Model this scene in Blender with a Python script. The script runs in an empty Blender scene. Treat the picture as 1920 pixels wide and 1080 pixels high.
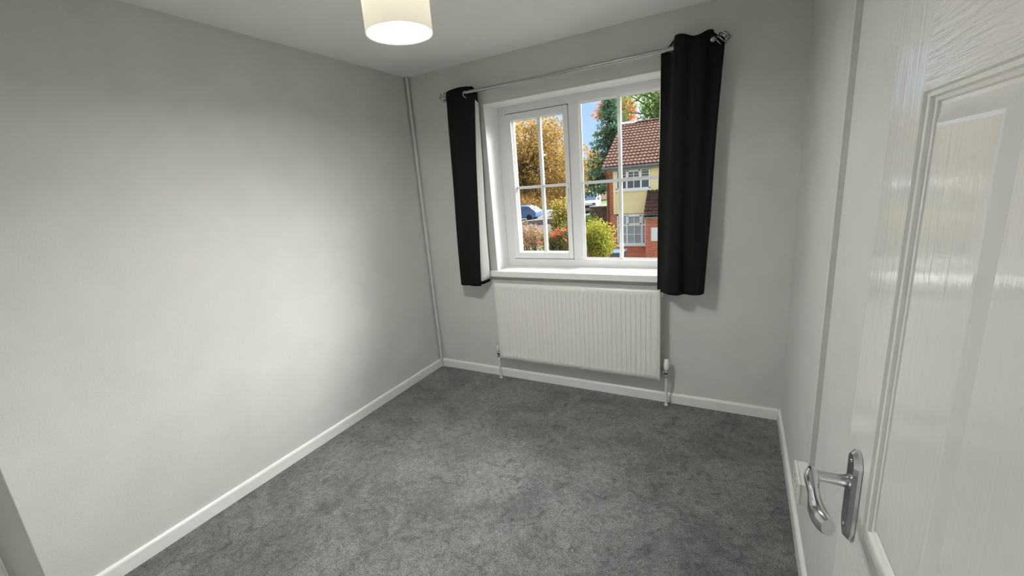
import bpy, bmesh, math, random
import numpy as np
from mathutils import Vector, Matrix

random.seed(7)
rng = np.random.default_rng(11)
SC = bpy.context.scene
COL = SC.collection
R = math.radians

# ------------------------------------------------------------------ camera
CAM = Vector((2.3237, -2.7699, 1.5197))
cd = bpy.data.cameras.new('camera')
cam = bpy.data.objects.new('camera', cd)
COL.objects.link(cam)
r_ = Vector((0.88071428, 0.46724697, -0.07760559))
u_ = Vector((-0.04357133, 0.24307472, 0.96902849))
f_ = Vector((-0.47163959, 0.85005585, -0.23443795))
m = Matrix.Identity(4)
for i in range(3):
    m[i][0], m[i][1], m[i][2], m[i][3] = r_[i], u_[i], -f_[i], CAM[i]
cam.matrix_world = m
cd.sensor_fit = 'HORIZONTAL'
cd.sensor_width = 36.0
cd.lens = 36.0 * 785.25 / 1920.0
cd.clip_start = 0.01
cd.clip_end = 400
SC.camera = cam

# ------------------------------------------------------------------ world, daylight, exposure
W = bpy.data.worlds.new('world')
SC.world = W
W.use_nodes = True
nt = W.node_tree
nt.nodes.clear()
out = nt.nodes.new('ShaderNodeOutputWorld')
bg = nt.nodes.new('ShaderNodeBackground')
SKYOFF = 4.3                   # drift of the clouds
tc = nt.nodes.new('ShaderNodeTexCoord')
sep = nt.nodes.new('ShaderNodeSeparateXYZ')
rp = nt.nodes.new('ShaderNodeValToRGB')
rp.color_ramp.elements[0].position = 0.0
rp.color_ramp.elements[0].color = (0.52, 0.68, 0.86, 1)
rp.color_ramp.elements[1].position = 0.8
rp.color_ramp.elements[1].color = (0.24, 0.46, 0.92, 1)
e = rp.color_ramp.elements.new(0.2)
e.color = (0.33, 0.55, 0.85, 1)
nz = nt.nodes.new('ShaderNodeTexNoise')
nz.inputs['Scale'].default_value = 3.5
nz.inputs['Detail'].default_value = 5
cr = nt.nodes.new('ShaderNodeValToRGB')
cr.color_ramp.elements[0].position = 0.42
cr.color_ramp.elements[0].color = (0, 0, 0, 1)
cr.color_ramp.elements[1].position = 0.60
cr.color_ramp.elements[1].color = (0.9, 0.9, 0.9, 1)
mx = nt.nodes.new('ShaderNodeMixRGB')
mx.inputs['Color2'].default_value = (1.20, 1.14, 1.06, 1)
nt.links.new(tc.outputs['Generated'], sep.inputs[0])
nt.links.new(sep.outputs['Z'], rp.inputs[0])
mpw = nt.nodes.new('ShaderNodeMapping')
mpw.inputs['Location'].default_value = (SKYOFF, 0.0, 0.0)
nt.links.new(tc.outputs['Generated'], mpw.inputs['Vector'])
nt.links.new(mpw.outputs[0], nz.inputs['Vector'])
nt.links.new(nz.outputs['Fac'], cr.inputs[0])
nt.links.new(cr.outputs[0], mx.inputs['Fac'])
nt.links.new(rp.outputs[0], mx.inputs['Color1'])
nt.links.new(mx.outputs[0], bg.inputs['Color'])
bg.inputs["Strength"].default_value = 1.15
nt.links.new(bg.outputs[0], out.inputs['Surface'])

# broad sun lamp added high outside the window, standing in for bright sky light
sd = bpy.data.lights.new('sky_fill_sun', 'SUN')
sd.energy = 31.0
sd.angle = R(70)
sd.color = (1.0, 0.98, 0.95)
sun = bpy.data.objects.new('sky_fill_sun', sd)
COL.objects.link(sun)
az, el = R(28), R(42)          # azimuth from +y towards +x
sdir = Vector((math.sin(az) * math.cos(el), math.cos(az) * math.cos(el), math.sin(el)))
sun.rotation_euler = sdir.to_track_quat('Z', 'Y').to_euler()
sun.location = (6, 10, 9)

LAMP_POWER = 148.0             # radiance of the ceiling lamp's diffuser
SC.view_settings.view_transform = 'Standard'
SC.view_settings.look = 'None'
SC.view_settings.gamma = 1.0
SC.view_settings.use_curve_mapping = False
SC.view_settings.exposure = 0.12
SC.cycles.use_denoising = True
SC.cycles.max_bounces = 10
SC.cycles.diffuse_bounces = 6
SC.cycles.transparent_max_bounces = 16
SC.cycles.sample_clamp_indirect = 6.0

# ------------------------------------------------------------------ materials
def M_(name):
    m = bpy.data.materials.new(name)
    m.use_nodes = True
    return m, m.node_tree, m.node_tree.nodes['Principled BSDF']

def mat(name, col, rough=0.5, metal=0.0, var=0.0, scale=8.0, bump=0.0, bscale=60.0, spec=None, coat=0.0, detail=4.0):
    m, t, b = M_(name)
    b.inputs['Base Color'].default_value = (*col, 1)
    b.inputs['Roughness'].default_value = rough
    b.inputs['Metallic'].default_value = metal
    if spec is not None:
        b.inputs['Specular IOR Level'].default_value = spec
    if coat:
        b.inputs['Coat Weight'].default_value = coat
        b.inputs['Coat Roughness'].default_value = 0.08
    tcn = t.nodes.new('ShaderNodeTexCoord')
    if var:
        n = t.nodes.new('ShaderNodeTexNoise')
        n.inputs['Scale'].default_value = scale
        n.inputs['Detail'].default_value = detail
        t.links.new(tcn.outputs['Object'], n.inputs['Vector'])
        r = t.nodes.new('ShaderNodeValToRGB')
        r.color_ramp.elements[0].position = 0.3
        r.color_ramp.elements[0].color = (*[c * (1 - var) for c in col], 1)
        r.color_ramp.elements[1].position = 0.7
        r.color_ramp.elements[1].color = (*[min(1, c * (1 + var)) for c in col], 1)
        t.links.new(n.outputs['Fac'], r.inputs[0])
        t.links.new(r.outputs[0], b.inputs['Base Color'])
    if bump:
        n2 = t.nodes.new('ShaderNodeTexNoise')
        n2.inputs['Scale'].default_value = bscale
        n2.inputs['Detail'].default_value = 3
        t.links.new(tcn.outputs['Object'], n2.inputs['Vector'])
        bp = t.nodes.new('ShaderNodeBump')
        bp.inputs['Strength'].default_value = bump
        bp.inputs['Distance'].default_value = 0.01
        t.links.new(n2.outputs['Fac'], bp.inputs['Height'])
        t.links.new(bp.outputs[0], b.inputs['Normal'])
    return m

WALL = mat('wall_paint', (0.61, 0.61, 0.59), 0.75, var=0.03, scale=5, bump=0.12, bscale=140)
CEIL = mat('ceiling_paint', (0.90, 0.90, 0.885), 0.8, var=0.02, scale=3, bump=0.1, bscale=120)
WHITE = mat('white_gloss', (0.80, 0.80, 0.78), 0.25, var=0.02, scale=14)
UPVC = mat('white_upvc', (0.80, 0.81, 0.81), 0.22)
REVEAL = mat('white_reveal_paint', (0.86, 0.86, 0.85), 0.4, bump=0.05, bscale=60)
RADM = mat('radiator_enamel', (0.76, 0.76, 0.72), 0.32)
CHROME = mat('chrome', (0.62, 0.62, 0.63), 0.12, 1.0)
STEEL = mat('brushed_steel', (0.44, 0.44, 0.44), 0.2, 1.0)
PIPEP = mat('painted_pipe', (0.60, 0.60, 0.58), 0.4, var=0.04, scale=20)
PLAS = mat('white_plastic', (0.74, 0.74, 0.71), 0.35)
LINING = mat('curtain_lining', (0.72, 0.72, 0.70), 0.9, bump=0.1, bscale=300)
DARKGAP = mat('dark_seal', (0.05, 0.05, 0.05), 0.7)

def curtain_mat():
    m, t, b = M_('black_curtain_fabric')
    b.inputs['Base Color'].default_value = (0.008, 0.008, 0.0075, 1)
    b.inputs['Roughness'].default_value = 0.75
    b.inputs['Specular IOR Level'].default_value = 0.12
    b.inputs['Sheen Weight'].default_value = 0.035
    b.inputs['Sheen Roughness'].default_value = 0.4
    b.inputs['Sheen Tint'].default_value = (0.4, 0.4, 0.38, 1)
    tcn = t.nodes.new('ShaderNodeTexCoord')
    n = t.nodes.new('ShaderNodeTexNoise')
    n.inputs['Scale'].default_value = 420
    t.links.new(tcn.outputs['Object'], n.inputs['Vector'])
    bp = t.nodes.new('ShaderNodeBump')
    bp.inputs['Strength'].default_value = 0.15
    bp.inputs['Distance'].default_value = 0.003
    t.links.new(n.outputs['Fac'], bp.inputs['Height'])
    t.links.new(bp.outputs[0], b.inputs['Normal'])
    return m
BLACKF = curtain_mat()

def carpet_mat():
    m, t, b = M_('grey_carpet')
    b.inputs['Roughness'].default_value = 1.0
    b.inputs['Specular IOR Level'].default_value = 0.1
    b.inputs['Sheen Weight'].default_value = 0.15
    L = t.links.new
    tcn = t.nodes.new('ShaderNodeTexCoord')
    def noise(s, d, dist=0.0, rough=0.5):
        n = t.nodes.new('ShaderNodeTexNoise')
        n.inputs['Scale'].default_value = s
        n.inputs['Detail'].default_value = d
        n.inputs['Distortion'].default_value = dist
        n.inputs['Roughness'].default_value = rough
        L(tcn.outputs['Object'], n.inputs['Vector'])
        return n.outputs['Fac']
    def ramp(f, p0, c0, p1, c1):
        r = t.nodes.new('ShaderNodeValToRGB')
        r.color_ramp.elements[0].position = p0
        r.color_ramp.elements[0].color = (c0, c0, c0, 1)
        r.color_ramp.elements[1].position = p1
        r.color_ramp.elements[1].color = (c1, c1, c1, 1)
        L(f, r.inputs[0])
        return r.outputs[0]
    def mul(a, c):
        x = t.nodes.new('ShaderNodeMixRGB')
        x.blend_type = 'MULTIPLY'
        x.inputs['Fac'].default_value = 1
        L(a, x.inputs['Color1'])
        if isinstance(c, tuple):
            x.inputs['Color2'].default_value = c
        else:
            L(c, x.inputs['Color2'])
        return x.outputs[0]
    big = ramp(noise(3.2, 6, 0.8, 0.62), 0.36, 0.70, 0.60, 1.10)     # brushed nap patches
    med = ramp(noise(34, 5, 0.9, 0.7), 0.34, 0.62, 0.60, 1.12)
    fine = ramp(noise(170, 4, 0.4, 0.75), 0.36, 0.42, 0.64, 1.5)       # tufts
    spots = ramp(noise(9, 5, 1.6, 0.6), 0.33, 0.66, 0.43, 1.0)          # darker brushed dents
    c = mul(mul(mul(big, med), fine), spots)
    c = mul(c, (0.225, 0.225, 0.223, 1))
    L(c, b.inputs['Base Color'])
    bp = t.nodes.new('ShaderNodeBump')
    bp.inputs['Strength'].default_value = 0.9
    bp.inputs['Distance'].default_value = 0.01
    L(noise(200, 3, 0, 0.7), bp.inputs['Height'])
    L(bp.outputs[0], b.inputs['Normal'])
    return m
CARPET = carpet_mat()

def door_mat(name, stretch):
    # white gloss over a moulded wood-grain skin; stretch = axis the grain runs along
    m, t, b = M_(name)
    L = t.links.new
    b.inputs['Base Color'].default_value = (0.83, 0.83, 0.80, 1)
    b.inputs['Roughness'].default_value = 0.07
    b.inputs['Specular IOR Level'].default_value = 0.6
    tcn = t.nodes.new('ShaderNodeTexCoord')
    mp = t.nodes.new('ShaderNodeMapping')
    mp.inputs['Scale'].default_value = (1, 11, 190) if stretch == 'y' else (1, 95, 6)
    L(tcn.outputs['Object'], mp.inputs['Vector'])
    n = t.nodes.new('ShaderNodeTexNoise')
    n.inputs['Scale'].default_value = 1.0
    n.inputs['Detail'].default_value = 2.5
    n.inputs['Distortion'].default_value = 0.9
    L(mp.outputs[0], n.inputs['Vector'])
    n2 = t.nodes.new('ShaderNodeTexNoise')
    n2.inputs['Scale'].default_value = 160
    L(tcn.outputs['Object'], n2.inputs['Vector'])
    ad = t.nodes.new('ShaderNodeMath')
    ad.operation = 'MULTIPLY_ADD'
    ad.inputs[1].default_value = 0.12
    L(n2.outputs['Fac'], ad.inputs[0])
    L(n.outputs['Fac'], ad.inputs[2])
    bp = t.nodes.new('ShaderNodeBump')
    bp.inputs['Strength'].default_value = 0.45 if stretch == 'y' else 0.10
    bp.inputs['Distance'].default_value = 0.004
    L(ad.outputs[0], bp.inputs['Height'])
    L(bp.outputs[0], b.inputs['Normal'])
    return m
DOOR_V = door_mat('door_gloss_grain_upright', 'z')
DOOR_H = door_mat('door_gloss_grain_across', 'y')

def emit_mat(name, col, strength, base=None):
    m, t, b = M_(name)
    b.inputs['Base Color'].default_value = (*(base or col), 1)
    b.inputs['Roughness'].default_value = 0.8
    b.inputs['Emission Color'].default_value = (*col, 1)
    b.inputs['Emission Strength'].default_value = strength
    return m
SHADE = emit_mat('cream_lampshade_fabric', (1.0, 0.93, 0.76), 0.40, (0.75, 0.70, 0.58))
DIFFU = emit_mat('lamp_diffuser', (1.0, 0.985, 0.96), LAMP_POWER)
BULB = emit_mat('lamp_bulb', (1.0, 0.97, 0.92), 850.0)

def glass_mat(name, tint=(0.98, 0.985, 0.985), ior=1.25):
    m = bpy.data.materials.new(name)
    m.use_nodes = True
    t = m.node_tree
    t.nodes.clear()
    o = t.nodes.new('ShaderNodeOutputMaterial')
    mixn = t.nodes.new('ShaderNodeMixShader')
    tr = t.nodes.new('ShaderNodeBsdfTransparent')
    tr.inputs['Color'].default_value = (*tint, 1)
    gl = t.nodes.new('ShaderNodeBsdfGlossy')
    gl.inputs['Roughness'].default_value = 0.02
    fr = t.nodes.new('ShaderNodeFresnel')
    fr.inputs['IOR'].default_value = ior
    t.links.new(fr.outputs[0], mixn.inputs[0])
    t.links.new(tr.outputs[0], mixn.inputs[1])
    t.links.new(gl.outputs[0], mixn.inputs[2])
    t.links.new(mixn.outputs[0], o.inputs['Surface'])
    return m
GLASS = glass_mat('window_glass', ior=1.2)

def leaf_mat(name, cols, trans=0.35):
    m = bpy.data.materials.new(name)
    m.use_nodes = True
    t = m.node_tree
    t.nodes.clear()
    L = t.links.new
    o = t.nodes.new('ShaderNodeOutputMaterial')
    g = t.nodes.new('ShaderNodeNewGeometry')
    r = t.nodes.new('ShaderNodeValToRGB')
    r.color_ramp.interpolation = 'LINEAR'
    for i, c in enumerate(cols):
        p = i / (len(cols) - 1)
        el_ = r.color_ramp.elements[0] if i == 0 else (r.color_ramp.elements[1] if i == len(cols) - 1 else r.color_ramp.elements.new(p))
        el_.position = p
        el_.color = (*c, 1)
    L(g.outputs['Random Per Island'], r.inputs[0])
    d = t.nodes.new('ShaderNodeBsdfDiffuse')
    tl = t.nodes.new('ShaderNodeBsdfTranslucent')
    mx_ = t.nodes.new('ShaderNodeMixShader')
    mx_.inputs[0].default_value = trans
    L(r.outputs[0], d.inputs['Color'])
    L(r.outputs[0], tl.inputs['Color'])
    L(d.outputs[0], mx_.inputs[1])
    L(tl.outputs[0], mx_.inputs[2])
    L(mx_.outputs[0], o.inputs['Surface'])
    return m

def brick_mat(name, c1, c2, mortar):
    m, t, b = M_(name)
    L = t.links.new
    b.inputs['Roughness'].default_value = 0.9
    tcn = t.nodes.new('ShaderNodeTexCoord')
    mp = t.nodes.new('ShaderNodeMapping')
    mp.inputs['Rotation'].default_value = (R(90), 0, 0)
    L(tcn.outputs['Object'], mp.inputs['Vector'])
    br = t.nodes.new('ShaderNodeTexBrick')
    br.inputs['Scale'].default_value = 1.0
    br.inputs['Brick Width'].default_value = 0.225
    br.inputs['Row Height'].default_value = 0.075
    br.inputs['Mortar Size'].default_value = 0.008
    br.inputs['Color1'].default_value = (*c1, 1)
    br.inputs['Color2'].default_value = (*c2, 1)
    br.inputs['Mortar'].default_value = (*mortar, 1)
    L(mp.outputs[0], br.inputs['Vector'])
    L(br.outputs['Color'], b.inputs['Base Color'])
    return m
BRICK = brick_mat('red_brick', (0.74, 0.20, 0.085), (0.55, 0.13, 0.06), (0.60, 0.36, 0.25))
RENDER = mat('cream_render', (0.97, 0.76, 0.42), 0.9, var=0.06, scale=1.5)
TILE = mat('brown_roof_tile', (0.105, 0.058, 0.043), 0.95, spec=0.08, var=0.28, scale=4)
FASCIA = mat('grey_fascia', (0.22, 0.21, 0.19), 0.7)
DPIPE = mat('brown_downpipe', (0.20, 0.08, 0.06), 0.5)
HWHITE = mat('house_white_frame', (0.85, 0.84, 0.82), 0.4)
HGLASS = mat('house_window_glass', (0.10, 0.12, 0.125), 0.15, spec=0.25)
BLIND = mat('slatted_blind', (0.42, 0.38, 0.33), 0.7)
NET = mat('net_curtain', (0.36, 0.39, 0.40), 0.6, var=0.15, scale=3)
BARK = mat('tree_bark', (0.09, 0.065, 0.045), 0.95, var=0.3, scale=6)
GRASS = mat('garden_grass', (0.055, 0.075, 0.022), 1.0, var=0.4, scale=2, bump=0.4, bscale=20)
EARTH = mat('leafy_earth_bank', (0.062, 0.034, 0.021), 1.0, var=0.5, scale=2.5, bump=0.6, bscale=9, detail=9)
TARMAC = mat('street_tarmac', (0.075, 0.074, 0.075), 1.0, var=0.12, scale=3, spec=0.1)
PAVING = mat('drive_paving', (0.18, 0.12, 0.10), 0.95, var=0.15, scale=3)
DARKW = mat('dark_garden_wall', (0.10, 0.085, 0.08), 0.95, var=0.4, scale=3)
COPING = mat('pale_coping', (0.22, 0.21, 0.19), 0.9)
VANW = mat('white_car_paint', (0.34, 0.345, 0.36), 0.25, coat=0.5)
CARB = mat('blue_car_paint', (0.055, 0.14, 0.36), 0.2, coat=0.6)
TYRE = mat('black_tyre', (0.02, 0.02, 0.02), 0.8)
CGLASS = mat('vehicle_glass', (0.07, 0.11, 0.18), 0.1, spec=0.4)
BINGREY = mat('grey_bin_plastic', (0.11, 0.12, 0.14), 0.5)
BINLID = mat('blue_bin_lid', (0.20, 0.33, 0.55), 0.45)
BERRY = mat('red_berries', (0.62, 0.11, 0.03), 0.5)

# ------------------------------------------------------------------ mesh helpers
class MB:
    def __init__(s):
        s.v, s.f, s.sm = [], [], []
    def add(s, vs, fs, smooth=False):
        o = len(s.v)
        s.v += [tuple(v) for v in vs]
        s.f += [tuple(i + o for i in f) for f in fs]
        s.sm += [smooth] * len(fs)
    def box(s, x0, x1, y0, y1, z0, z1):
        vs = [(x, y, z) for x in (x0, x1) for y in (y0, y1) for z in (z0, z1)]
        s.add(vs, [(0, 1, 3, 2), (4, 6, 7, 5), (0, 4, 5, 1), (2, 3, 7, 6), (0, 2, 6, 4), (1, 5, 7, 3)])
        return s
    def tube(s, pts, rad, n=12, caps=True, smooth=True):
        pts = [Vector(p) for p in pts]
        k = len(pts)
        if not isinstance(rad, (list, tuple)):
            rad = [rad] * k
        vs = []
        up = None
        for i, p in enumerate(pts):
            d = (pts[min(i + 1, k - 1)] - pts[max(i - 1, 0)]).normalized()
            if up is None:
                up = Vector((0, 0, 1)) if abs(d.z) < 0.9 else Vector((1, 0, 0))
            a = d.cross(up).normalized()
            b = a.cross(d).normalized()
            up = b
            for j in range(n):
                t = 2 * math.pi * j / n
                vs.append(p + (a * math.cos(t) + b * math.sin(t)) * rad[i])
        fs = []
        for i in range(k - 1):
            for j in range(n):
                j2 = (j + 1) % n
                fs.append((i * n + j, (i + 1) * n + j, (i + 1) * n + j2, i * n + j2))
        s.add(vs, fs, smooth)
        if caps:
            s.add(vs[:n], [tuple(range(n))])
            s.add(vs[-n:], [tuple(reversed(range(n)))])
        return s
    def lathe(s, c, axis, prof, n=20, smooth=True):
        # prof: list of (distance along axis, radius)
        ax = Vector(axis).normalized()
        up = Vector((0, 0, 1)) if abs(ax.z) < 0.9 else Vector((1, 0, 0))
        a = ax.cross(up).normalized()
        b = a.cross(ax).normalized()
        c = Vector(c)
        vs = []
        for (d, r) in prof:
            for j in range(n):
                t = 2 * math.pi * j / n
                vs.append(c + ax * d + (a * math.cos(t) + b * math.sin(t)) * max(r, 1e-5))
        fs = []
        for i in range(len(prof) - 1):
            for j in range(n):
                j2 = (j + 1) % n
                fs.append((i * n + j, (i + 1) * n + j, (i + 1) * n + j2, i * n + j2))
        s.add(vs, fs, smooth)
        return s
    def torus(s, c, axis, R0, r0, n=28, k=8):
        ax = Vector(axis).normalized()
        up = Vector((0, 0, 1)) if abs(ax.z) < 0.9 else Vector((1, 0, 0))
        a = ax.cross(up).normalized()
        b = a.cross(ax).normalized()
        c = Vector(c)
        vs, fs = [], []
        for i in range(n):
            t = 2 * math.pi * i / n
            d = a * math.cos(t) + b * math.sin(t)
            for j in range(k):
                q = 2 * math.pi * j / k
                vs.append(c + d * (R0 + r0 * math.cos(q)) + ax * r0 * math.sin(q))
        for i in range(n):
            for j in range(k):
                i2, j2 = (i + 1) % n, (j + 1) % k
                fs.append((i * k + j, i2 * k + j, i2 * k + j2, i * k + j2))
        s.add(vs, fs, True)
        return s
    def prism(s, poly, d0, d1, axis='y'):
        # poly: 2D outline; extruded along axis between d0 and d1
        n = len(poly)
        def P(a, b, d):
            return {'y': (a, d, b), 'x': (d, a, b), 'z': (a, b, d)}[axis]
        vs = [P(a, b, d0) for a, b in poly] + [P(a, b, d1) for a, b in poly]
        fs = [tuple(range(n)), tuple(range(2 * n - 1, n - 1, -1))]
        fs += [(i, i + n, (i + 1) % n + n, (i + 1) % n) for i in range(n)]
        s.add(vs, fs)
        return s
    def build(s, name, m, parent=None, bevel=0.0, loc=None, segs=2):
        me = bpy.data.meshes.new(name)
        vs, off = s.v, Vector((0, 0, 0))
        if loc is not None:
            off = Vector(loc)
            vs = [tuple(Vector(v) - off) for v in s.v]
        me.from_pydata(vs, [], s.f)
        me.polygons.foreach_set('use_smooth', s.sm)
        bm = bmesh.new()
        bm.from_mesh(me)
        bmesh.ops.recalc_face_normals(bm, faces=bm.faces)
        bm.to_mesh(me)
        bm.free()
        me.materials.append(m)
        o = bpy.data.objects.new(name, me)
        COL.objects.link(o)
        if loc is not None:
            o.location = off
        if bevel:
            b = o.modifiers.new('bevel', 'BEVEL')
            b.width = bevel
            b.segments = segs
            b.limit_method = 'ANGLE'
        if parent is not None:
            par(o, parent)
        return o

def par(o, p):
    o.parent = p
    o.matrix_parent_inverse = Matrix.Identity(4)
    # vertices are written in world coordinates; keep them there
    if p.type == 'EMPTY' or True:
        w = Vector((0, 0, 0))
        q = p
        while q is not None:
            w += Vector(q.location)
            q = q.parent
        o.location = Vector(o.location) - w
    return o

def empty(name, loc, label=None, cat=None, group=None, kind=None):
    o = bpy.data.objects.new(name, None)
    o.empty_display_size = 0.1
    COL.objects.link(o)
    o.location = loc
    return tag(o, label, cat, group, kind)

def tag(o, label=None, cat=None, group=None, kind=None):
    if label: o['label'] = label
    if cat: o['category'] = cat
    if group: o['group'] = group
    if kind: o['kind'] = kind
    return o

def struct(o):
    o['kind'] = 'structure'
    return o

# ------------------------------------------------------------------ the room shell
RW, RH = 2.595, 2.40            # width, height
YF = -2.715                     # inner face of the wall with the door
WX0, WX1, WZ0, WZ1 = 0.672, 1.932, 0.895, 2.105   # window opening

struct(MB().box(-0.0, RW, YF - 0.12, 0.0, -0.12, 0.0).build('floor', CARPET))
struct(MB().box(-0.15, RW + 0.15, YF - 0.12, 0.30, RH, RH + 0.12).build('ceiling', CEIL))
struct(MB().box(-0.15, 0.0, YF, 0.30, -0.12, RH).build('wall_left', WALL))
struct(MB().box(RW, RW + 0.15, YF, 0.30, -0.12, RH).build('wall_right', WALL))
wb = MB()
wb.box(0, WX0, 0, 0.30, -0.12, RH)
wb.box(WX1, RW, 0, 0.30, -0.12, RH)
wb.box(WX0, WX1, 0, 0.30, -0.12, WZ0 - 0.045)
wb.box(WX0, WX1, 0, 0.30, WZ1, RH)
struct(wb.build('wall_back', WALL))
# wall with the doorway the camera stands in
DX0, DX1, DZ = 1.765, 2.545, 2.02
wf = MB()
wf.box(-0.15, DX0, YF - 0.12, YF, 0, RH)
wf.box(DX1, RW + 0.15, YF - 0.12, YF, 0, RH)
wf.box(DX0, DX1, YF - 0.12, YF, DZ, RH)
struct(wf.build('wall_front', WALL))
# door lining with its stop
dl = MB()
dl.box(DX0, DX0 + 0.028, YF - 0.12, YF + 0.006, 0, DZ)
dl.box(DX0 + 0.028, DX0 + 0.042, YF - 0.12, YF - 0.013, 0, DZ - 0.028)
dl.box(DX1 - 0.006, DX1, YF - 0.12, YF + 0.002, 0, DZ)
dl.box(DX0, DX1, YF - 0.12, YF + 0.006, DZ - 0.028, DZ)
struct(dl.build('trim_1', PIPEP, bevel=0.002))
# landing behind the camera
LY0, LX0, LX1 = -4.4, 0.9, 3.3
struct(MB().box(LX0, LX1, LY0, YF - 0.12, -0.12, 0).build('floor_landing', CARPET))
struct(MB().box(LX0, LX1, LY0, YF - 0.12, RH, RH + 0.1).build('ceiling_landing', CEIL))
struct(MB().box(LX0 - 0.1, LX0, LY0, YF - 0.12, 0, RH).build('wall_landing_left', WALL))
struct(MB().box(LX1, LX1 + 0.1, LY0, YF - 0.12, 0, RH).build('wall_landing_right', WALL))
struct(MB().box(LX0 - 0.1, LX1 + 0.1, LY0 - 0.1, LY0, 0, RH).build('wall_landing_rear', WALL))

# skirting boards, 70 mm with a rounded top edge
def skirt_profile(t=0.015, h=0.070):
    return [(0, 0), (t, 0), (t, h - 0.012), (t - 0.003, h - 0.005), (t - 0.007, h - 0.001), (t - 0.010, h), (0, h)]
sk = MB()
sk.prism([(a, b) for a, b in skirt_profile()], YF, -0.0, 'y')
struct(sk.build('baseboard_left', WHITE))
sk = MB()
sk.prism([(-a, b) for a, b in skirt_profile()], 0.015, RW - 0.015, 'x')
struct(sk.build('baseboard_back', WHITE))
sk = MB()
sk.prism([(RW - a, b) for a, b in skirt_profile()], YF, -0.0, 'y')
struct(sk.build('baseboard_right', WHITE))

# ------------------------------------------------------------------ window
win = empty('window_1', (1.30, 0.19, 0.905), kind='structure')
FY0, FY1 = 0.190, 0.262
fr = MB()
fr.box(WX0, 0.735, FY0, FY1, 0.895, 2.105)
fr.box(1.858, WX1, FY0, FY1, 0.895, 2.105)
fr.box(0.735, 1.858, FY0, FY1, 0.895, 0.952)
fr.box(0.735, 1.858, FY0, FY1, 2.048, 2.105)
fr.box(1.238, 1.312, FY0, FY1, 0.952, 2.048)
fr.build('frame', UPVC, win, bevel=0.003)
# sloping glazing bead of the fixed light
def bead(x0, x1, z0, z1, y0, y1, w, name, parent):
    mb = MB()
    a = [(x0, y0, z0), (x1, y0, z0), (x1, y0, z1), (x0, y0, z1)]
    b = [(x0 + w, y1, z0 + w), (x1 - w, y1, z0 + w), (x1 - w, y1, z1 - w), (x0 + w, y1, z1 - w)]
    c = [(x, y1, z) for x, y, z in a]
    vs = a + b + c
    fs = []
    for i in range(4):
        j = (i + 1) % 4
        fs += [(i, j, 4 + j, 4 + i), (i, j, 8 + j, 8 + i), (4 + i, 4 + j, 8 + j, 8 + i)]
    mb.add(vs, fs)
    return mb.build(name, UPVC, parent)
bead(1.312, 1.858, 0.952, 2.048, 0.196, 0.212, 0.014, 'glazing_bead', win)
# opening casement on the left
sa = MB()
SX0, SX1, SZ0, SZ1, SW = 0.739, 1.234, 0.957, 2.043, 0.046
sa.box(SX0, SX0 + SW, 0.181, 0.25, SZ0, SZ1)
sa.box(SX1 - SW + 0.012, SX1, 0.181, 0.25, SZ0, SZ1)
sa.box(SX0 + SW, SX1 - SW + 0.012, 0.181, 0.25, SZ0, SZ0 + SW)
sa.box(SX0 + SW, SX1 - SW + 0.012, 0.181, 0.25, SZ1 - SW, SZ1)
sash = sa.build('casement', UPVC, win, bevel=0.0025)
bead(SX0 + SW, SX1 - SW + 0.012, SZ0 + SW, SZ1 - SW, 0.190, 0.212, 0.010, 'glazing_bead', sash)
MB().box(0.7355, 0.7385, 0.1925, 0.24, 0.953, 2.047).build('seal', DARKGAP, win)
MB().box(0.7385, 1.236, 0.1925, 0.24, 0.9525, 0.9565).build('seal', DARKGAP, win)
MB().box(0.7385, 1.236, 0.1925, 0.24, 2.0435, 2.0475).build('seal', DARKGAP, win)
def georgian(x0, x1, z0, z1, bx, bz, parent, hw=0.0105):
    g = MB()
    for (ya, yb, w2) in ((0.203, 0.2125, hw), (0.2235, 0.233, hw)):
        g.prism([(bx - w2, ya), (bx + w2, ya), (bx + w2 * .6, yb) if ya < .21 else (bx + w2, yb), (bx - w2 * .6, yb) if ya < .21 else (bx - w2, yb)], z0, z1, 'z')
    g.build('glazing_bar', UPVC, parent)
    g = MB()
    for ya, yb in ((0.2035, 0.2125), (0.2235, 0.2325)):
        g.box(x0, x1, ya, yb, bz - hw, bz + hw)
    g.build('glazing_bar', UPVC, parent)
    for xa, xb in ((x0, bx), (bx, x1)):
        for za, zb in ((z0, bz), (bz, z1)):
            MB().box(xa, xb, 0.2126, 0.2166, za, zb).build('pane', GLASS, parent)
georgian(SX0 + SW, SX1 - SW + 0.012, SZ0 + SW, SZ1 - SW, 1.003, 1.505, sash)
georgian(1.318, 1.852, 0.958, 2.042, 1.587, 1.505, win)
h = MB()
h.box(1.206, 1.228, 0.172, 0.182, 1.395, 1.515)
h.box(1.209, 1.225, 0.150, 0.164, 1.375, 1.480)
h.tube([(1.217, 0.175, 1.47), (1.217, 0.155, 1.47)], 0.009)
h.build('window_handle', UPVC, sash, bevel=0.002)
# boarded white reveal and sill board
struct(MB().box(WX0 - 0.001, WX0 + 0.004, -0.003, 0.19, WZ0, WZ1).build('trim_2', REVEAL))
struct(MB().box(WX1 - 0.004, WX1 + 0.001, -0.003, 0.19, WZ0, WZ1).build('trim_3', REVEAL))
struct(MB().box(WX0, WX1, -0.003, 0.19, WZ1 - 0.004, WZ1 + 0.001).build('trim_4', REVEAL))
sl = MB().box(0.618, 1.985, -0.042, 0.0, WZ0 - 0.045, WZ0).box(WX0, WX1, 0.0, 0.21, WZ0 - 0.045, WZ0 + 0.002)
struct(sl.build('trim_5', WHITE, bevel=0.004))
# plaster lip left above the opening
struct(MB().box(0.66, 1.95, -0.004, 0.001, 2.113, 2.138).build('trim_6', WALL, bevel=0.002))

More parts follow.
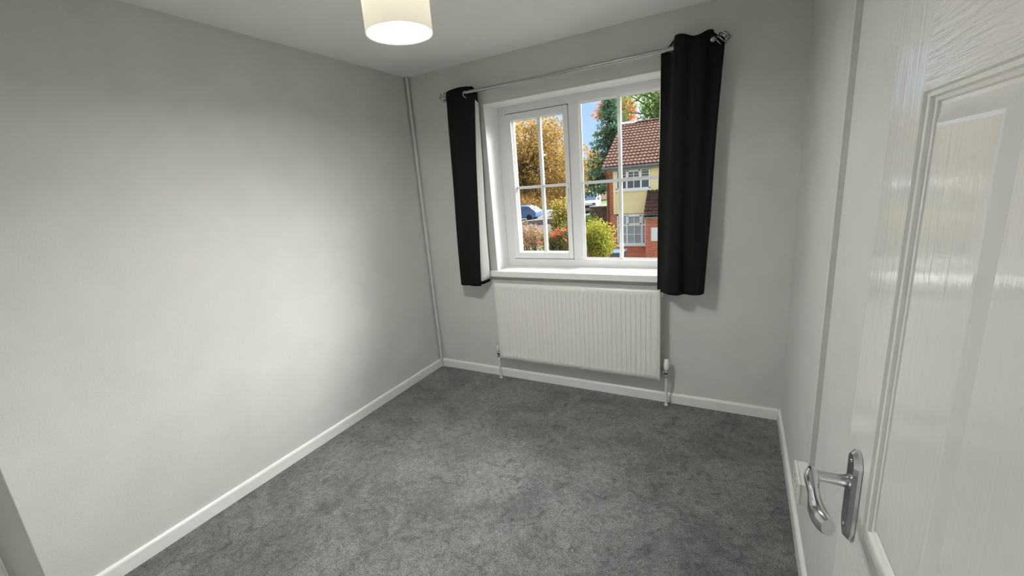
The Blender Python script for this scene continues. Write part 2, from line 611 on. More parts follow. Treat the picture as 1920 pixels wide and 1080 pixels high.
# ------------------------------------------------------------------ door (open against the right wall)
door = empty('door_1', (2.495, -2.003, 0.006), kind='structure')
FX, BX = 2.495, 2.532
Y0, Y1 = -2.003, -2.71          # leading edge, hinge edge
cols = [(-2.106, -2.307), (-2.412, -2.613)]
rows = [(0.210, 0.790), (1.000, 1.586), (1.700, 1.870)]
zt = 1.985
def slab(name, ya, yb, za, zb, m):
    return MB().box(FX, BX, min(ya, yb), max(ya, yb), za, zb).build(name, m, door, loc=(FX, (ya + yb) / 2, za))
slab('stile', Y0, cols[0][0], 0.006, zt, DOOR_V)
slab('stile', cols[1][1], Y1, 0.006, zt, DOOR_V)
for za, zb in ((0.006, 0.210), (0.790, 1.000), (1.586, 1.700), (1.870, zt)):
    slab('rail', cols[0][0], cols[1][1], za, zb, DOOR_H)
for za, zb in rows:
    slab('muntin', cols[0][1], cols[1][0], za, zb, DOOR_V)
prof = [(0.0, 0.0), (0.0015, 0.0035), (0.006, 0.0045), (0.0075, 0.0085), (0.0115, 0.0095), (0.013, 0.0125), (0.017, 0.0125),
        (0.036, 0.0035), (0.040, 0.0030)]
for ya, yb in cols:
    for za, zb in rows:
        mb = MB()
        vs = []
        for ins, dep in prof:
            vs += [(FX + dep, ya - ins, za + ins), (FX + dep, yb + ins, za + ins), (FX + dep, yb + ins, zb - ins), (FX + dep, ya - ins, zb - ins)]
        fs = []
        for k in range(len(prof) - 1):
            for i in range(4):
                j = (i + 1) % 4
                fs.append((k * 4 + i, k * 4 + j, k * 4 + 4 + j, k * 4 + 4 + i))
        k = (len(prof) - 1) * 4
        fs.append((k, k + 1, k + 2, k + 3))
        mb.add(vs, fs)
        mb.box(BX - 0.012, BX - 0.004, yb, ya, za, zb)
        mb.build('panel', DOOR_V, door, loc=(FX, ya, za))
# lever handle on a long backplate
PY, PZ0, PZ1 = -2.0615, 0.945, 1.100
hw = 0.020
def plate_outline(w, zb, ztp):
    pts = []
    for i in range(13):
        a = math.pi * i / 12
        pts.append((PY + w * math.cos(a), ztp - w + w * math.sin(a)))
    pts += [(PY - w, zb + 0.022), (PY - w * 0.55, zb + 0.006), (PY, zb), (PY + w * 0.55, zb + 0.006), (PY + w, zb + 0.022)]
    return pts
pl = MB()
oa, ob = plate_outline(hw, PZ0, PZ1), plate_outline(hw * 0.74, PZ0 + 0.006, PZ1 - 0.006)
n = len(oa)
vs = [(FX - 0.0005, a, b) for a, b in oa] + [(FX - 0.005, a, b) for a, b in oa] + [(FX - 0.010, a, b) for a, b in ob]
fs = [(i, (i + 1) % n, n + (i + 1) % n, n + i) for i in range(n)] + [(n + i, n + (i + 1) % n, 2 * n + (i + 1) % n, 2 * n + i) for i in range(n)]
fs.append(tuple(range(2 * n, 3 * n)))
pl.add(vs, fs)
plate = pl.build('handle_backplate', CHROME, door)
tag(plate, 'chrome arched backplate')
lv = MB()
lv.lathe((FX - 0.009, PY, 1.046), (-1, 0, 0), [(0, 0.012), (0.004, 0.0115), (0.006, 0.0085), (0.046, 0.0085), (0.047, 0.0085)], 16)
LPTS = [(2.4395, -2.054, 1.0465), (2.4375, -2.066, 1.046), (2.437, -2.085, 1.0445), (2.436, -2.105, 1.043), (2.434, -2.125, 1.042),
        (2.434, -2.145, 1.042), (2.437, -2.162, 1.043), (2.441, -2.172, 1.044)]
LR = [(0.010, 0.010), (0.0145, 0.0125), (0.0125, 0.011), (0.0105, 0.011), (0.013, 0.014), (0.0150, 0.0165), (0.0150, 0.0170), (0.0105, 0.0130)]
vs, fs, K = [], [], 16
for (x, y, z), (ra, rb) in zip(LPTS, LR):
    for j in range(K):
        t = 2 * math.pi * j / K
        vs.append((x + ra * 0.75 * math.cos(t), y, z + rb * math.sin(t)))
for i in range(len(LPTS) - 1):
    for j in range(K):
        j2 = (j + 1) % K
        fs.append((i * K + j, i * K + j2, (i + 1) * K + j2, (i + 1) * K + j))
lv.add(vs, fs, True)
lv.add(vs[:K], [tuple(range(K))])
lv.add(vs[-K:], [tuple(range(K))])
lev = lv.build('lever', CHROME, plate)
sb = lev.modifiers.new('sub', 'SUBSURF'); sb.levels = 1; sb.render_levels = 2
tag(lev, 'curved chrome lever')
for zz in (PZ1 - 0.018, PZ0 + 0.024):
    MB().lathe((FX - 0.010, PY, zz), (-1, 0, 0), [(0, 0.0035), (0.0008, 0.0033), (0.0012, 0.002), (0.0012, 0)], 10).build('screw', STEEL, plate)

door.rotation_euler = (0, 0, R(1.7))      # not quite flat against the wall

# ------------------------------------------------------------------ radiator under the window
rad = empty('radiator', (1.29, -0.07, 0.198), 'white ribbed panel radiator on the wall under the window', 'radiator')
X0, X1, Z0, Z1 = 0.688, 1.898, 0.198, 0.812
YP = -0.098
nf = 36
xs = [X0, X0 + 0.004, X0 + 0.022]
pr = [0.006, 0.0, 0.0]
pitch = (X1 - X0 - 0.048) / nf
x = X0 + 0.024
for i in range(nf):
    for fx, dp in ((0.10, 0), (0.22, 0.0065), (0.42, 0.009), (0.62, 0.0065), (0.74, 0), (0.98, 0)):
        xs.append(x + fx * pitch)
        pr.append(dp)
    x += pitch
xs += [X1 - 0.022, X1 - 0.004, X1]
pr += [0.0, 0.0, 0.006]
zr = [(Z0, 0.006, 0), (Z0 + 0.004, 0, 0), (Z0 + 0.036, 0, 0), (Z0 + 0.052, 0, 1), (Z1 - 0.052, 0, 1), (Z1 - 0.036, 0, 0), (Z1 - 0.004, 0, 0), (Z1, 0.006, 0)]
rb = MB()
nx = len(xs)
vs = []
for z, ed, k in zr:
    for xx, dp in zip(xs, pr):
        edge = dp if xx in (X0, X1) else dp * k
        vs.append((xx, YP + max(ed, edge), z))
fs = [(j * nx + i, j * nx + i + 1, (j + 1) * nx + i + 1, (j + 1) * nx + i) for j in range(len(zr) - 1) for i in range(nx - 1)]
rb.add(vs, fs, True)
rb.box(X0, X1, YP + 0.0062, YP + 0.030, Z0, Z1)
pan = rb.build('panel', RADM, rad)
# seam frame at the right and left ends
for xa in (X0 - 0.004, X1 - 0.003):
    MB().box(xa, xa + 0.007, YP - 0.002, YP + 0.052, Z0 - 0.001, Z1 + 0.002).build('side_panel', RADM, rad, bevel=0.002)
cv = MB()
for i in range(44):
    xx = X0 + 0.05 + i * (X1 - X0 - 0.1) / 43
    cv.box(xx - 0.0006, xx + 0.0006, YP + 0.031, YP + 0.055, Z0 + 0.03, Z1 - 0.03)
c_ = cv.build('convector_fins', RADM, rad)
c_['kind'] = 'stuff'
for xx in (X0 + 0.2, X1 - 0.2):
    MB().box(xx - 0.02, xx + 0.02, YP + 0.03, -0.0005, Z0 + 0.08, Z1 - 0.08).build('bracket', RADM, rad)
def valve(xp, sgn, name, cap_r, cap_h, zc):
    v = MB()
    v.lathe((xp, -0.062, zc - 0.032), (0, 0, 1), [(0, 0.0), (0, 0.011), (0.012, 0.0115), (0.014, 0.0085), (0.02, 0.0085), (0.024, 0.012), (0.044, 0.012), (0.046, 0.010), (0.056, 0.010), (0.056, 0)], 16)
    v.lathe((xp, -0.062, zc), (sgn, 0, 0), [(0, 0.008), (0.012, 0.008), (0.013, 0.0125), (0.026, 0.0125), (0.027, 0.009), (abs(xp - (X1 if sgn < 0 else X0)), 0.009)], 12)
    vo = v.build(name, CHROME, rad)
    c = MB()
    if cap_r > 0.014:
        c.lathe((xp, -0.062, zc + 0.020), (0, 0, 1), [(0, 0.008), (0.002, cap_r * .82), (0.012, cap_r), (cap_h * .62, cap_r), (cap_h * .66, cap_r * .8), (cap_h * .98, cap_r * .8), (cap_h, cap_r * .6), (cap_h, 0)], 20)
    else:
        c.lathe((xp, -0.062, zc + 0.020), (0, 0, 1), [(0, cap_r * .8), (0.002, cap_r), (cap_h * .9, cap_r * .9), (cap_h, cap_r * .6), (cap_h, 0)], 16)
    c.build('valve_cap', PLAS, vo)
    p = MB().tube([(xp, -0.062, zc - 0.030), (xp, -0.062, 0.10), (xp - sgn * 0.0, -0.055, 0.05), (xp, -0.052, -0.01)], 0.0082, 12)
    pp = p.build('pipe_tail', PLAS, rad)
    k = MB().lathe((xp, -0.052, 0.0), (0, 0, 1), [(0, 0.013), (0.006, 0.013), (0.010, 0.0085)], 12)
    k.build('pipe_collar', PLAS, pp)
valve(1.939, -1, 'valve', 0.0175, 0.075, 0.243)
valve(0.648, 1, 'valve', 0.012, 0.045, 0.222)

# ------------------------------------------------------------------ pipe, trunking, socket
pp = MB().tube([(0.021, -0.021, 0.0), (0.021, -0.021, RH)], 0.0135, 16)
tag(pp.build('heating_pipe', PIPEP), 'grey painted pipe running floor to ceiling in the corner', 'pipe')
tr = empty('cable_trunking', (RW, -1.153, 0.40), 'narrow painted cable trunking running down the right wall to the socket', 'trunking')
MB().box(RW - 0.013, RW - 0.0002, -1.165, -1.141, 0.405, RH).build('channel', PIPEP, tr)
MB().box(RW - 0.0165, RW - 0.012, -1.1655, -1.1405, 0.405, RH).build('lid', PIPEP, tr, bevel=0.001)
sk_ = empty('wall_socket', (RW, -1.105, 0.315), 'white surface mounted socket box low on the right wall', 'socket')
MB().box(RW - 0.034, RW - 0.0002, -1.178, -1.032, 0.317, 0.403).build('back_box', PLAS, sk_, bevel=0.003)
fp = MB().box(RW - 0.043, RW - 0.034, -1.179, -1.031, 0.316, 0.404).build('faceplate', PLAS, sk_, bevel=0.003)
for yy in (-1.14, -1.07):
    MB().box(RW - 0.0455, RW - 0.043, yy - 0.006, yy + 0.006, 0.380, 0.398).build('switch', PLAS, fp, bevel=0.001)
    s = MB()
    s.box(RW - 0.0434, RW - 0.0425, yy - 0.003, yy + 0.003, 0.360, 0.369)
    s.box(RW - 0.0434, RW - 0.0425, yy - 0.014, yy - 0.007, 0.338, 0.343)
    s.box(RW - 0.0434, RW - 0.0425, yy + 0.007, yy + 0.014, 0.338, 0.343)
    s.build('pin_slots', DARKGAP, fp)

# ------------------------------------------------------------------ curtain pole and curtains
PZ, PYY = 2.184, -0.092
pole = empty('curtain_pole', (1.3, PYY, PZ), 'brushed steel curtain pole with twisted cage finials above the window', 'curtain pole')
MB().tube([(0.425, PYY, PZ), (1.3, PYY, PZ - 0.003), (2.165, PYY, PZ)], 0.0125, 18).build('rod', STEEL, pole)
def finial(x, sgn):
    f = MB()
    f.lathe((x, PYY, PZ), (sgn, 0, 0), [(-0.030, 0.0), (-0.030, 0.0155), (0.0, 0.0155), (0.001, 0.012), (0.006, 0.008), (0.008, 0.008), (0.008, 0)], 18)
    N = 18
    for k in range(5):
        pts = []
        for i in range(N + 1):
            t = i / N
            a = 2 * math.pi * k / 5 + sgn * t * 2.4
            rr = 0.004 + 0.027 * math.sin(math.pi * min(1, t * 1.0)) ** 0.85
            pts.append((x + sgn * (0.006 + 0.066 * t), PYY + rr * math.cos(a), PZ + rr * math.sin(a)))
        f.tube(pts, 0.0036, 8)
    f.lathe((x + sgn * 0.07, PYY, PZ), (sgn, 0, 0), [(-0.002, 0), (0, 0.006), (0.006, 0.0075), (0.012, 0.004), (0.013, 0)], 12)
    return f.build('finial', STEEL, pole)
finial(2.168, 1)
finial(0.442, -1)
for xx in (0.475, 2.10):
    b = MB()
    b.lathe((xx, 0, PZ - 0.004), (0, -1, 0), [(0, 0.024), (0.006, 0.024), (0.008, 0.009), (0.078, 0.008)], 16)
    b.torus((xx, PYY, PZ), (1, 0, 0), 0.0165, 0.004, 20, 8)
    b.build('bracket', STEEL, pole)

def crom(P, t):
    n = len(P) - 1
    s = min(t, 0.99999) * n
    i = int(s)
    f = s - i
    p0, p1, p2, p3 = P[max(i - 1, 0)], P[i], P[i + 1], P[min(i + 2, n)]
    return tuple(0.5 * (2 * b + (c - a) * f + (2 * a - 5 * b + 4 * c - d) * f * f + (3 * b - a - 3 * c + d) * f ** 3) for a, b, c, d in zip(p0, p1, p2, p3))

def curtain(name, top, bot, zt_, zb_, label, rings, topfun, hemz=0.028, botfun=lambda t: 0.0, wob=0.003, lin=None):
    root = empty(name, (sum(p[0] for p in top) / len(top), -0.09, zb_), label, 'curtain')
    NU, NV = 120, 56
    grid = np.zeros((NV + 1, NU + 1, 3))
    for j in range(NV + 1):
        v = j / NV
        for i in range(NU + 1):
            u = i / NU
            a = crom(top, u)
            b = crom(bot, u)
            w = v ** 0.9
            zt__ = zt_ + topfun(u)
            zb__ = zb_ + botfun(u)
            x = a[0] * (1 - w) + b[0] * w + wob * math.sin(9 * u + 7 * v) * math.sin(math.pi * v)
            y = a[1] * (1 - w) + b[1] * w + wob * math.sin(13 * u + 5 * v + 1) * v
            grid[j, i] = (x, y, zt__ * (1 - v) + zb__ * v)
    # normals in plan, pointing to the face side (right of travel)
    d = np.zeros_like(grid)
    d[:, 1:-1] = grid[:, 2:] - grid[:, :-2]
    d[:, 0] = grid[:, 1] - grid[:, 0]
    d[:, -1] = grid[:, -1] - grid[:, -2]
    nrm = np.stack([d[..., 1], -d[..., 0], np.zeros(d.shape[:2])], -1)
    nrm /= np.linalg.norm(nrm, axis=-1, keepdims=True) + 1e-9
    def sheet(off0, off1, j0, j1, i0, i1):
        g0 = grid + nrm * off0
        g1 = grid + nrm * off1
        mb = MB()
        nn = i1 - i0 + 1
        V = []
        for g in (g0, g1):
            for j in range(j0, j1 + 1):
                V += [tuple(g[j, i]) for i in range(i0, i1 + 1)]
        half = (j1 - j0 + 1) * nn
        F = []
        for q in (0, half):
            for j in range(j1 - j0):
                for i in range(nn - 1):
                    F.append((q + j * nn + i, q + j * nn + i + 1, q + (j + 1) * nn + i + 1, q + (j + 1) * nn + i))
        for j in range(j1 - j0):
            F.append((j * nn, (j + 1) * nn, half + (j + 1) * nn, half + j * nn))
            a_, b_ = j * nn + nn - 1, (j + 1) * nn + nn - 1
            F.append((a_, b_, half + b_, half + a_))
        for i in range(nn - 1):
            F.append((i, i + 1, half + i + 1, half + i))
            a_ = (j1 - j0) * nn + i
            F.append((a_, a_ + 1, half + a_ + 1, half + a_))
        mb.add(V, F, True)
        return mb
    sheet(0.0012, -0.0006, 0, NV, 0, NU).build('fabric', BLACKF, root)
    jl = NV - max(1, int(round(hemz / ((zt_ - zb_) / NV))))
    sheet(-0.0010, -0.0022, 3, jl, 0 if lin is None else lin[0], NU - 1 if lin is None else lin[1]).build('lining', LINING, root)
    for (c, ax) in rings:
        MB().torus(c, ax, 0.0215, 0.0035).build('eyelet', CHROME, root)
    return root

# left curtain: folded double, white lining showing beyond the front layer
topL = [(0.662, -0.048), (0.640, -0.062), (0.610, -0.070), (0.55, -0.062), (0.49, -0.072), (0.445, -0.095), (0.452, -0.128), (0.50, -0.142), (0.545, -0.132), (0.585, -0.100), (0.628, -0.076), (0.652, -0.068)]
botL = [(0.626, -0.050), (0.612, -0.090), (0.590, -0.118), (0.53, -0.112), (0.46, -0.108), (0.412, -0.112), (0.404, -0.132), (0.44, -0.147), (0.49, -0.142), (0.535, -0.150), (0.580, -0.146), (0.596, -0.138)]
curtain('eyelet_curtain', topL, botL, 2.214, 0.798, 'black eyelet curtain with white lining showing, left of the window',
        [((0.594, -0.094, 2.172), (0.8, -0.6, 0))], lambda u: 0.010 * math.sin(u * 9) - (0.03 if u > 0.93 else 0.0) * 0 - 0.045 * max(0, (u - 0.86) / 0.14) - 0.03 * max(0, (0.12 - u) / 0.12),
        botfun=lambda u: 0.018 * max(0, (0.30 - u) / 0.30))
# right curtain
topR = [(1.893, -0.050), (1.915, -0.045), (1.945, -0.058), (1.966, -0.095), (1.980, -0.135), (2.020, -0.146), (2.060, -0.134), (2.095, -0.140), (2.128, -0.130), (2.148, -0.098), (2.176, -0.085), (2.206, -0.098), (2.216, -0.088)]
botR = [(1.878, -0.056), (1.897, -0.070), (1.918, -0.095), (1.936, -0.118), (1.962, -0.138), (2.006, -0.146), (2.032, -0.120), (2.052, -0.112), (2.085, -0.134), (2.115, -0.138), (2.135, -0.132), (2.150, -0.118), (2.154, -0.095)]
curtain('eyelet_curtain', topR, botR, 2.224, 0.800, 'wide black eyelet curtain hanging right of the window',
        [((2.138, -0.104, 2.184), (0.85, -0.5, 0)), ((1.962, -0.086, 2.184), (0.85, 0.5, 0))],
        lambda u: -0.042 * max(0, (0.20 - u) / 0.20) + 0.012 * math.cos((u - 0.36) * 16) * (1 if 0.25 < u < 0.8 else 0) - 0.055 * max(0, (u - 0.78) / 0.22),
        botfun=lambda u: 0.012 * max(0, (u - .6) / .4))

# ------------------------------------------------------------------ ceiling lamp
LX, LYY, LZ, LR_ = 1.243, -1.486, 2.070, 0.115
lamp = empty('pendant_lamp', (LX, LYY, LZ), 'cream drum pendant lamp with glowing white diffuser, hanging from the ceiling', 'lamp')
s = MB()
s.lathe((LX, LYY, LZ), (0, 0, 1), [(0.0, LR_), (0.165, LR_), (0.165, LR_ - 0.0015), (0.0, LR_ - 0.0015), (0.0, LR_)], 64)
s.build('shade', SHADE, lamp)
s = MB()
s.lathe((LX, LYY, LZ + 0.004), (0, 0, 1), [(0.0, LR_ - 0.005), (0.0, 0.0)], 64)
s.build('diffuser', DIFFU, lamp)
s = MB().torus((LX, LYY, LZ + 0.002), (0, 0, 1), LR_ - 0.0032, 0.0018, 64, 8)
s.build('rim', STEEL, lamp)
s = MB()
for k in range(3):
    a = 2 * math.pi * k / 3 + 0.4
    s.tube([(LX + 0.016 * math.cos(a), LYY + 0.016 * math.sin(a), LZ + 0.150), (LX + (LR_ - 0.002) * math.cos(a), LYY + (LR_ - 0.002) * math.sin(a), LZ + 0.162)], 0.0016, 8)
s.torus((LX, LYY, LZ + 0.150), (0, 0, 1), 0.018, 0.002, 24, 8)
s.build('spider', STEEL, lamp)
s = MB().lathe((LX, LYY, LZ + 0.052), (0, 0, 1), [(0, 0), (0.004, 0.014), (0.014, 0.024), (0.028, 0.029), (0.042, 0.026), (0.058, 0.016), (0.068, 0.013)], 24)
s.build('bulb', BULB, lamp)
s = MB().lathe((LX, LYY, LZ + 0.120), (0, 0, 1), [(0, 0), (0, 0.017), (0.04, 0.017), (0.055, 0.009), (0.06, 0.004)], 20)
s.build('lampholder', PLAS, lamp)
MB().tube([(LX, LYY, LZ + 0.178), (LX, LYY, RH - 0.02)], 0.0035, 10).build('flex', PLAS, lamp)
MB().lathe((LX, LYY, RH), (0, 0, -1), [(0, 0.0), (0, 0.042), (0.012, 0.041), (0.026, 0.030), (0.032, 0.008), (0.032, 0)], 28).build('ceiling_rose', PLAS, lamp)

# ------------------------------------------------------------------ outside: ground and street
GZ = -2.6
struct(MB().box(-60, 40, 0.6, 23.5, GZ - 0.2, GZ).build('lawn', GRASS))
struct(MB().box(-3.4, 8, 13.4, 17.2, GZ, GZ + 0.012).build('driveway', PAVING))
def grid_ground(name, x0, x1, ys, zs, m, nx=60, amp=0.15):
    mb = MB()
    V, F = [], []
    for y, z in zip(ys, zs):
        for i in range(nx + 1):
            V.append((x0 + (x1 - x0) * i / nx, y, z + random.uniform(-amp, amp)))
    n1 = nx + 1
    for j in range(len(ys) - 1):
        for i in range(nx):
            F.append((j * n1 + i, j * n1 + i + 1, (j + 1) * n1 + i + 1, (j + 1) * n1 + i))
    mb.add(V, F, True)
    return struct(mb.build(name, m))
ys = np.linspace(23.4, 33, 20)
zs = GZ - 0.1 + (np.clip((ys - 24) / 8.4, 0, 1)) * 0.62
grid_ground('earth_bank', -60, 40, ys, zs, EARTH, 120, 0.09)
# the street climbs to the right
def street_z(x):
    return -1.90 + (x + 17.2) * 0.054
def sloped(name, ya, yb, dz, m):
    mb = MB()
    xa, xb = -60, 20
    vs = [(x, y, z) for x in (xa, xb) for y in (ya, yb) for z in (street_z(x) - 3, street_z(x) + dz)]
    mb.add(vs, [(0, 1, 3, 2), (4, 6, 7, 5), (0, 4, 5, 1), (2, 3, 7, 6), (0, 2, 6, 4), (1, 5, 7, 3)])
    return struct(mb.build(name, m))
sloped('kerb', 33.0, 33.3, 0.08, COPING)
sloped('street', 33.3, 47, 0.0, TARMAC)
ys = np.linspace(46.8, 120, 16)
zs = -1.6 + np.clip((ys - 47) / 70, 0, 1) * 3.0
grid_ground('hillside', -90, 60, ys, zs, GRASS, 60, 0.15)

# ------------------------------------------------------------------ the house across the garden
house = empty('house', (-0.6, 17, GZ), 'red brick house with cream render panel and brown tiled roof', 'house')
F_ = 17.0
hb = MB()
hb.box(-3.22, 3.2, F_ + 0.05, 23.6, GZ - 0.05, 2.05)
gv = [(F_ + 0.05, 2.05), (23.6, 2.05), (20.3, 3.95)]
hb.prism(gv, -3.22, -3.0, 'x')
hb.prism(gv, 3.0, 3.2, 'x')
hb.build('brick_wall', BRICK, house)
MB().box(-2.87, 3.0, F_ - 0.06, F_ + 0.06, -0.10, 2.00).build('render_panel', RENDER, house)
MB().box(-2.87, -2.74, F_ - 0.09, F_ - 0.055, -0.10, 2.00).build('render_corner_strip', RENDER, house)
def tile_field(x0, x1, ya, za, yb, zb_, rowlen, rollw, name, parent, th=0.035):
    # interlocking rolled tiles: wavy across, stepped up the slope
    L_ = math.hypot(yb - ya, zb_ - za)
    nr = int(round(L_ / rowlen))
    sy, sz = (yb - ya) / L_, (zb_ - za) / L_
    ny_, nz_ = -sz, sy
    nxv = int((x1 - x0) / rollw) * 4 + 1
    V, F = [], []
    for r in range(nr):
        for q, hgt in ((0, th), (1, 0.0)):
            s_ = (r + q) * L_ / nr
            for i in range(nxv):
                xx = x0 + (x1 - x0) * i / (nxv - 1)
                w = 0.5 + 0.5 * math.sin(2 * math.pi * i / 4)
                hh = hgt + 0.04 * w
                V.append((xx, ya + sy * s_ + ny_ * hh, za + sz * s_ + nz_ * hh))
        b0 = r * 2 * nxv
        for i in range(nxv - 1):
            F.append((b0 + i, b0 + i + 1, b0 + nxv + i + 1, b0 + nxv + i))
            if r:
                p0 = (r * 2 - 1) * nxv
                F.append((p0 + i, p0 + i + 1, b0 + i + 1, b0 + i))
    mb = MB()
    mb.add(V, F)
    o = mb.build(name, TILE, parent)
    o['kind'] = 'stuff'
    return o
roof = MB()
roof.prism([(16.72, 2.02), (20.30, 4.10), (23.9, 2.02), (23.9, 1.96), (20.3, 4.0), (16.72, 1.96)], -3.27, 3.3, 'x')
rf = roof.build('roof', FASCIA, house)
tile_field(-3.29, 3.3, 16.62, 2.03, 20.30, 4.16, 0.29, 0.165, 'roof_tiles', rf)
rt = MB()
for i in range(20):
    xx = -3.3 + i * 0.33
    rt.tube([(xx, 20.3, 4.16), (xx + 0.325, 20.3, 4.16)], [0.105, 0.095], 8)
rt.build('ridge_tiles', TILE, rf)['kind'] = 'stuff'
MB().box(-3.27, 3.3, 16.70, 16.95, 1.83, 1.99).build('fascia', FASCIA, house)
MB().tube([(-3.3, 16.64, 1.98), (3.3, 16.64, 1.98)], 0.06, 10).build('gutter', FASCIA, house)
MB().tube([(-3.16, 16.66, 1.93), (-3.16, 16.75, 1.78), (-3.13, 16.98, 1.62), (-3.13, 16.98, GZ)], 0.05, 10).build('downpipe', DPIPE, house)
for zz in (1.55, -0.05):
    MB().box(-3.0, -2.9, 16.92, 17.06, zz, zz + 0.07).build('wall_bracket', COPING, house)
def house_window(x0, x1, z0, z1, y, m1, m2, tz, name, bars_low=None, blind=False):
    fw = 0.06
    w = MB()
    w.box(x0, x0 + fw, y - 0.06, y + 0.02, z0, z1)
    w.box(x1 - fw, x1, y - 0.06, y + 0.02, z0, z1)
    w.box(x0, x1, y - 0.06, y + 0.02, z0, z0 + fw)
    w.box(x0, x1, y - 0.06, y + 0.02, z1 - fw, z1)
    for mm in (m1, m2):
        w.box(mm - 0.035, mm + 0.035, y - 0.065, y + 0.02, z0, z1)
    w.box(x0, x1, y - 0.055, y + 0.02, tz - 0.035, tz + 0.035)
    f = w.build('window', HWHITE, house)
    c = MB()
    # opening top light
    for a, b, p, q in ((m1 + .035, m1 + .085, tz + .035, z1 - fw), (m2 - .085, m2 - .035, tz + .035, z1 - fw), (m1 + .035, m2 - .035, tz + .035, tz + .085), (m1 + .035, m2 - .035, z1 - fw - .05, z1 - fw)):
        c.box(a, b, y - 0.085, y, p, q)
    c.build('top_light', HWHITE, f)
    MB().box(x0 - 0.04, x1 + 0.04, y - 0.14, y, z0 - 0.07, z0 + 0.01).build('window_sill', HWHITE, f)
    cx = (m1 + m2) / 2
    g = MB().box(cx - 0.014, cx + 0.014, y - 0.062, y, z0 + fw, z1 - fw)
    if bars_low:
        g.box(x0, x1, y - 0.052, y, bars_low - 0.012, bars_low + 0.012)
    g.build('glazing_bar', HWHITE, f)
    edges = [x0 + fw, m1 - .035, m1 + .035, cx, cx, m2 - .035, m2 + .035, x1 - fw]
    for k in range(4):
        for za, zb in ((z0 + fw, tz - 0.035), (tz + 0.035, z1 - fw)):
            MB().box(edges[2 * k], edges[2 * k + 1], y - 0.032, y - 0.026, za, zb).build('pane', HGLASS if not bars_low else NET, f)
            if blind and za > tz:
                nb = 3
                bl = MB()
                for i in range(nb):
                    zz = za + (zb - za) * (i + 0.25) / nb
                    bl.box(edges[2 * k], edges[2 * k + 1], y - 0.040, y - 0.033, zz, zz + (zb - za) / nb * 0.45)
                bl.build('blind', BLIND, f)
    return f
house_window(-2.73, -1.225, 0.985, 1.87, F_ - 0.05, -2.245, -1.62, 1.425, 'upper', blind=True)
# ground floor recess below the jetty
house_window(-2.73, -1.40, -1.53, -0.13, F_ + 0.02, -2.275, -1.60, -0.63, 'lower', bars_low=-1.06)
# brick porch with lean-to roof
MB().box(-1.31, 3.1, 16.3, 17.1, GZ - 0.05, -0.16).build('porch_wall', BRICK, house)
lr = MB()
lr.prism([(16.08, -0.12), (17.0, 0.86), (17.0, 0.78), (16.08, -0.20)], -1.33, 3.1, 'x')
lro = lr.build('lean_to_roof', FASCIA, house)
tile_field(-1.34, 3.1, 16.04, -0.10, 16.98, 0.90, 0.195, 0.165, 'roof_tiles', lro)
MB().box(-1.33, 3.1, 16.08, 16.32, -0.30, -0.14).build('porch_fascia', FASCIA, house)
MB().box(-1.06, -0.62, 16.2, 16.33, -1.27, -0.68).build('meter_box', HWHITE, house)
MB().box(-2.85, -1.32, 16.86, 17.06, GZ, -1.92).build('brick_plinth', BRICK, house)

# wheelie bin in front of the house
wbn = empty('wheelie_bin', (-2.25, 15.2, GZ), 'grey wheelie bin with a blue lid in front of the brick house', 'bin')
b = MB()
vs = [(-2.47, 14.95, GZ + .1), (-2.05, 14.95, GZ + .1), (-2.05, 15.45, GZ + .1), (-2.47, 15.45, GZ + .1), (-2.53, 14.88, GZ + 1.02), (-1.98, 14.88, GZ + 1.02), (-1.98, 15.55, GZ + 1.02), (-2.53, 15.55, GZ + 1.02)]
b.add(vs, [(0, 1, 2, 3), (4, 5, 6, 7), (0, 1, 5, 4), (1, 2, 6, 5), (2, 3, 7, 6), (3, 0, 4, 7)])
b.build('bin_body', BINGREY, wbn, bevel=0.02)
b = MB()
b.prism([(14.84, GZ + 1.02), (14.84, GZ + 1.06), (15.2, GZ + 1.12), (15.56, GZ + 1.10), (15.6, GZ + 1.02)], -2.56, -1.95, 'x')
b.build('bin_lid', BINLID, wbn, bevel=0.015)
for xx in (-2.5, -2.06):
    MB().lathe((xx, 15.5, GZ + 0.1), (1, 0, 0), [(0, 0), (0, 0.1), (0.05, 0.1), (0.05, 0)], 16).build('wheel', TYRE, wbn)
MB().tube([(-2.48, 15.62, GZ + 1.0), (-2.03, 15.62, GZ + 1.0)], 0.018, 8).build('handle', BINGREY, wbn)

# dark garden wall beyond the house corner
gw = empty('garden_wall', (-5.2, 26, GZ), 'dark garden wall with pale coping left of the brick house', 'wall')
MB().box(-6.9, -3.0, 25.9, 26.15, GZ - 0.3, -0.33).build('wall_body', DARKW, gw)
MB().box(-6.95, -3.0, 25.86, 26.2, -0.33, -0.24).build('coping', COPING, gw)

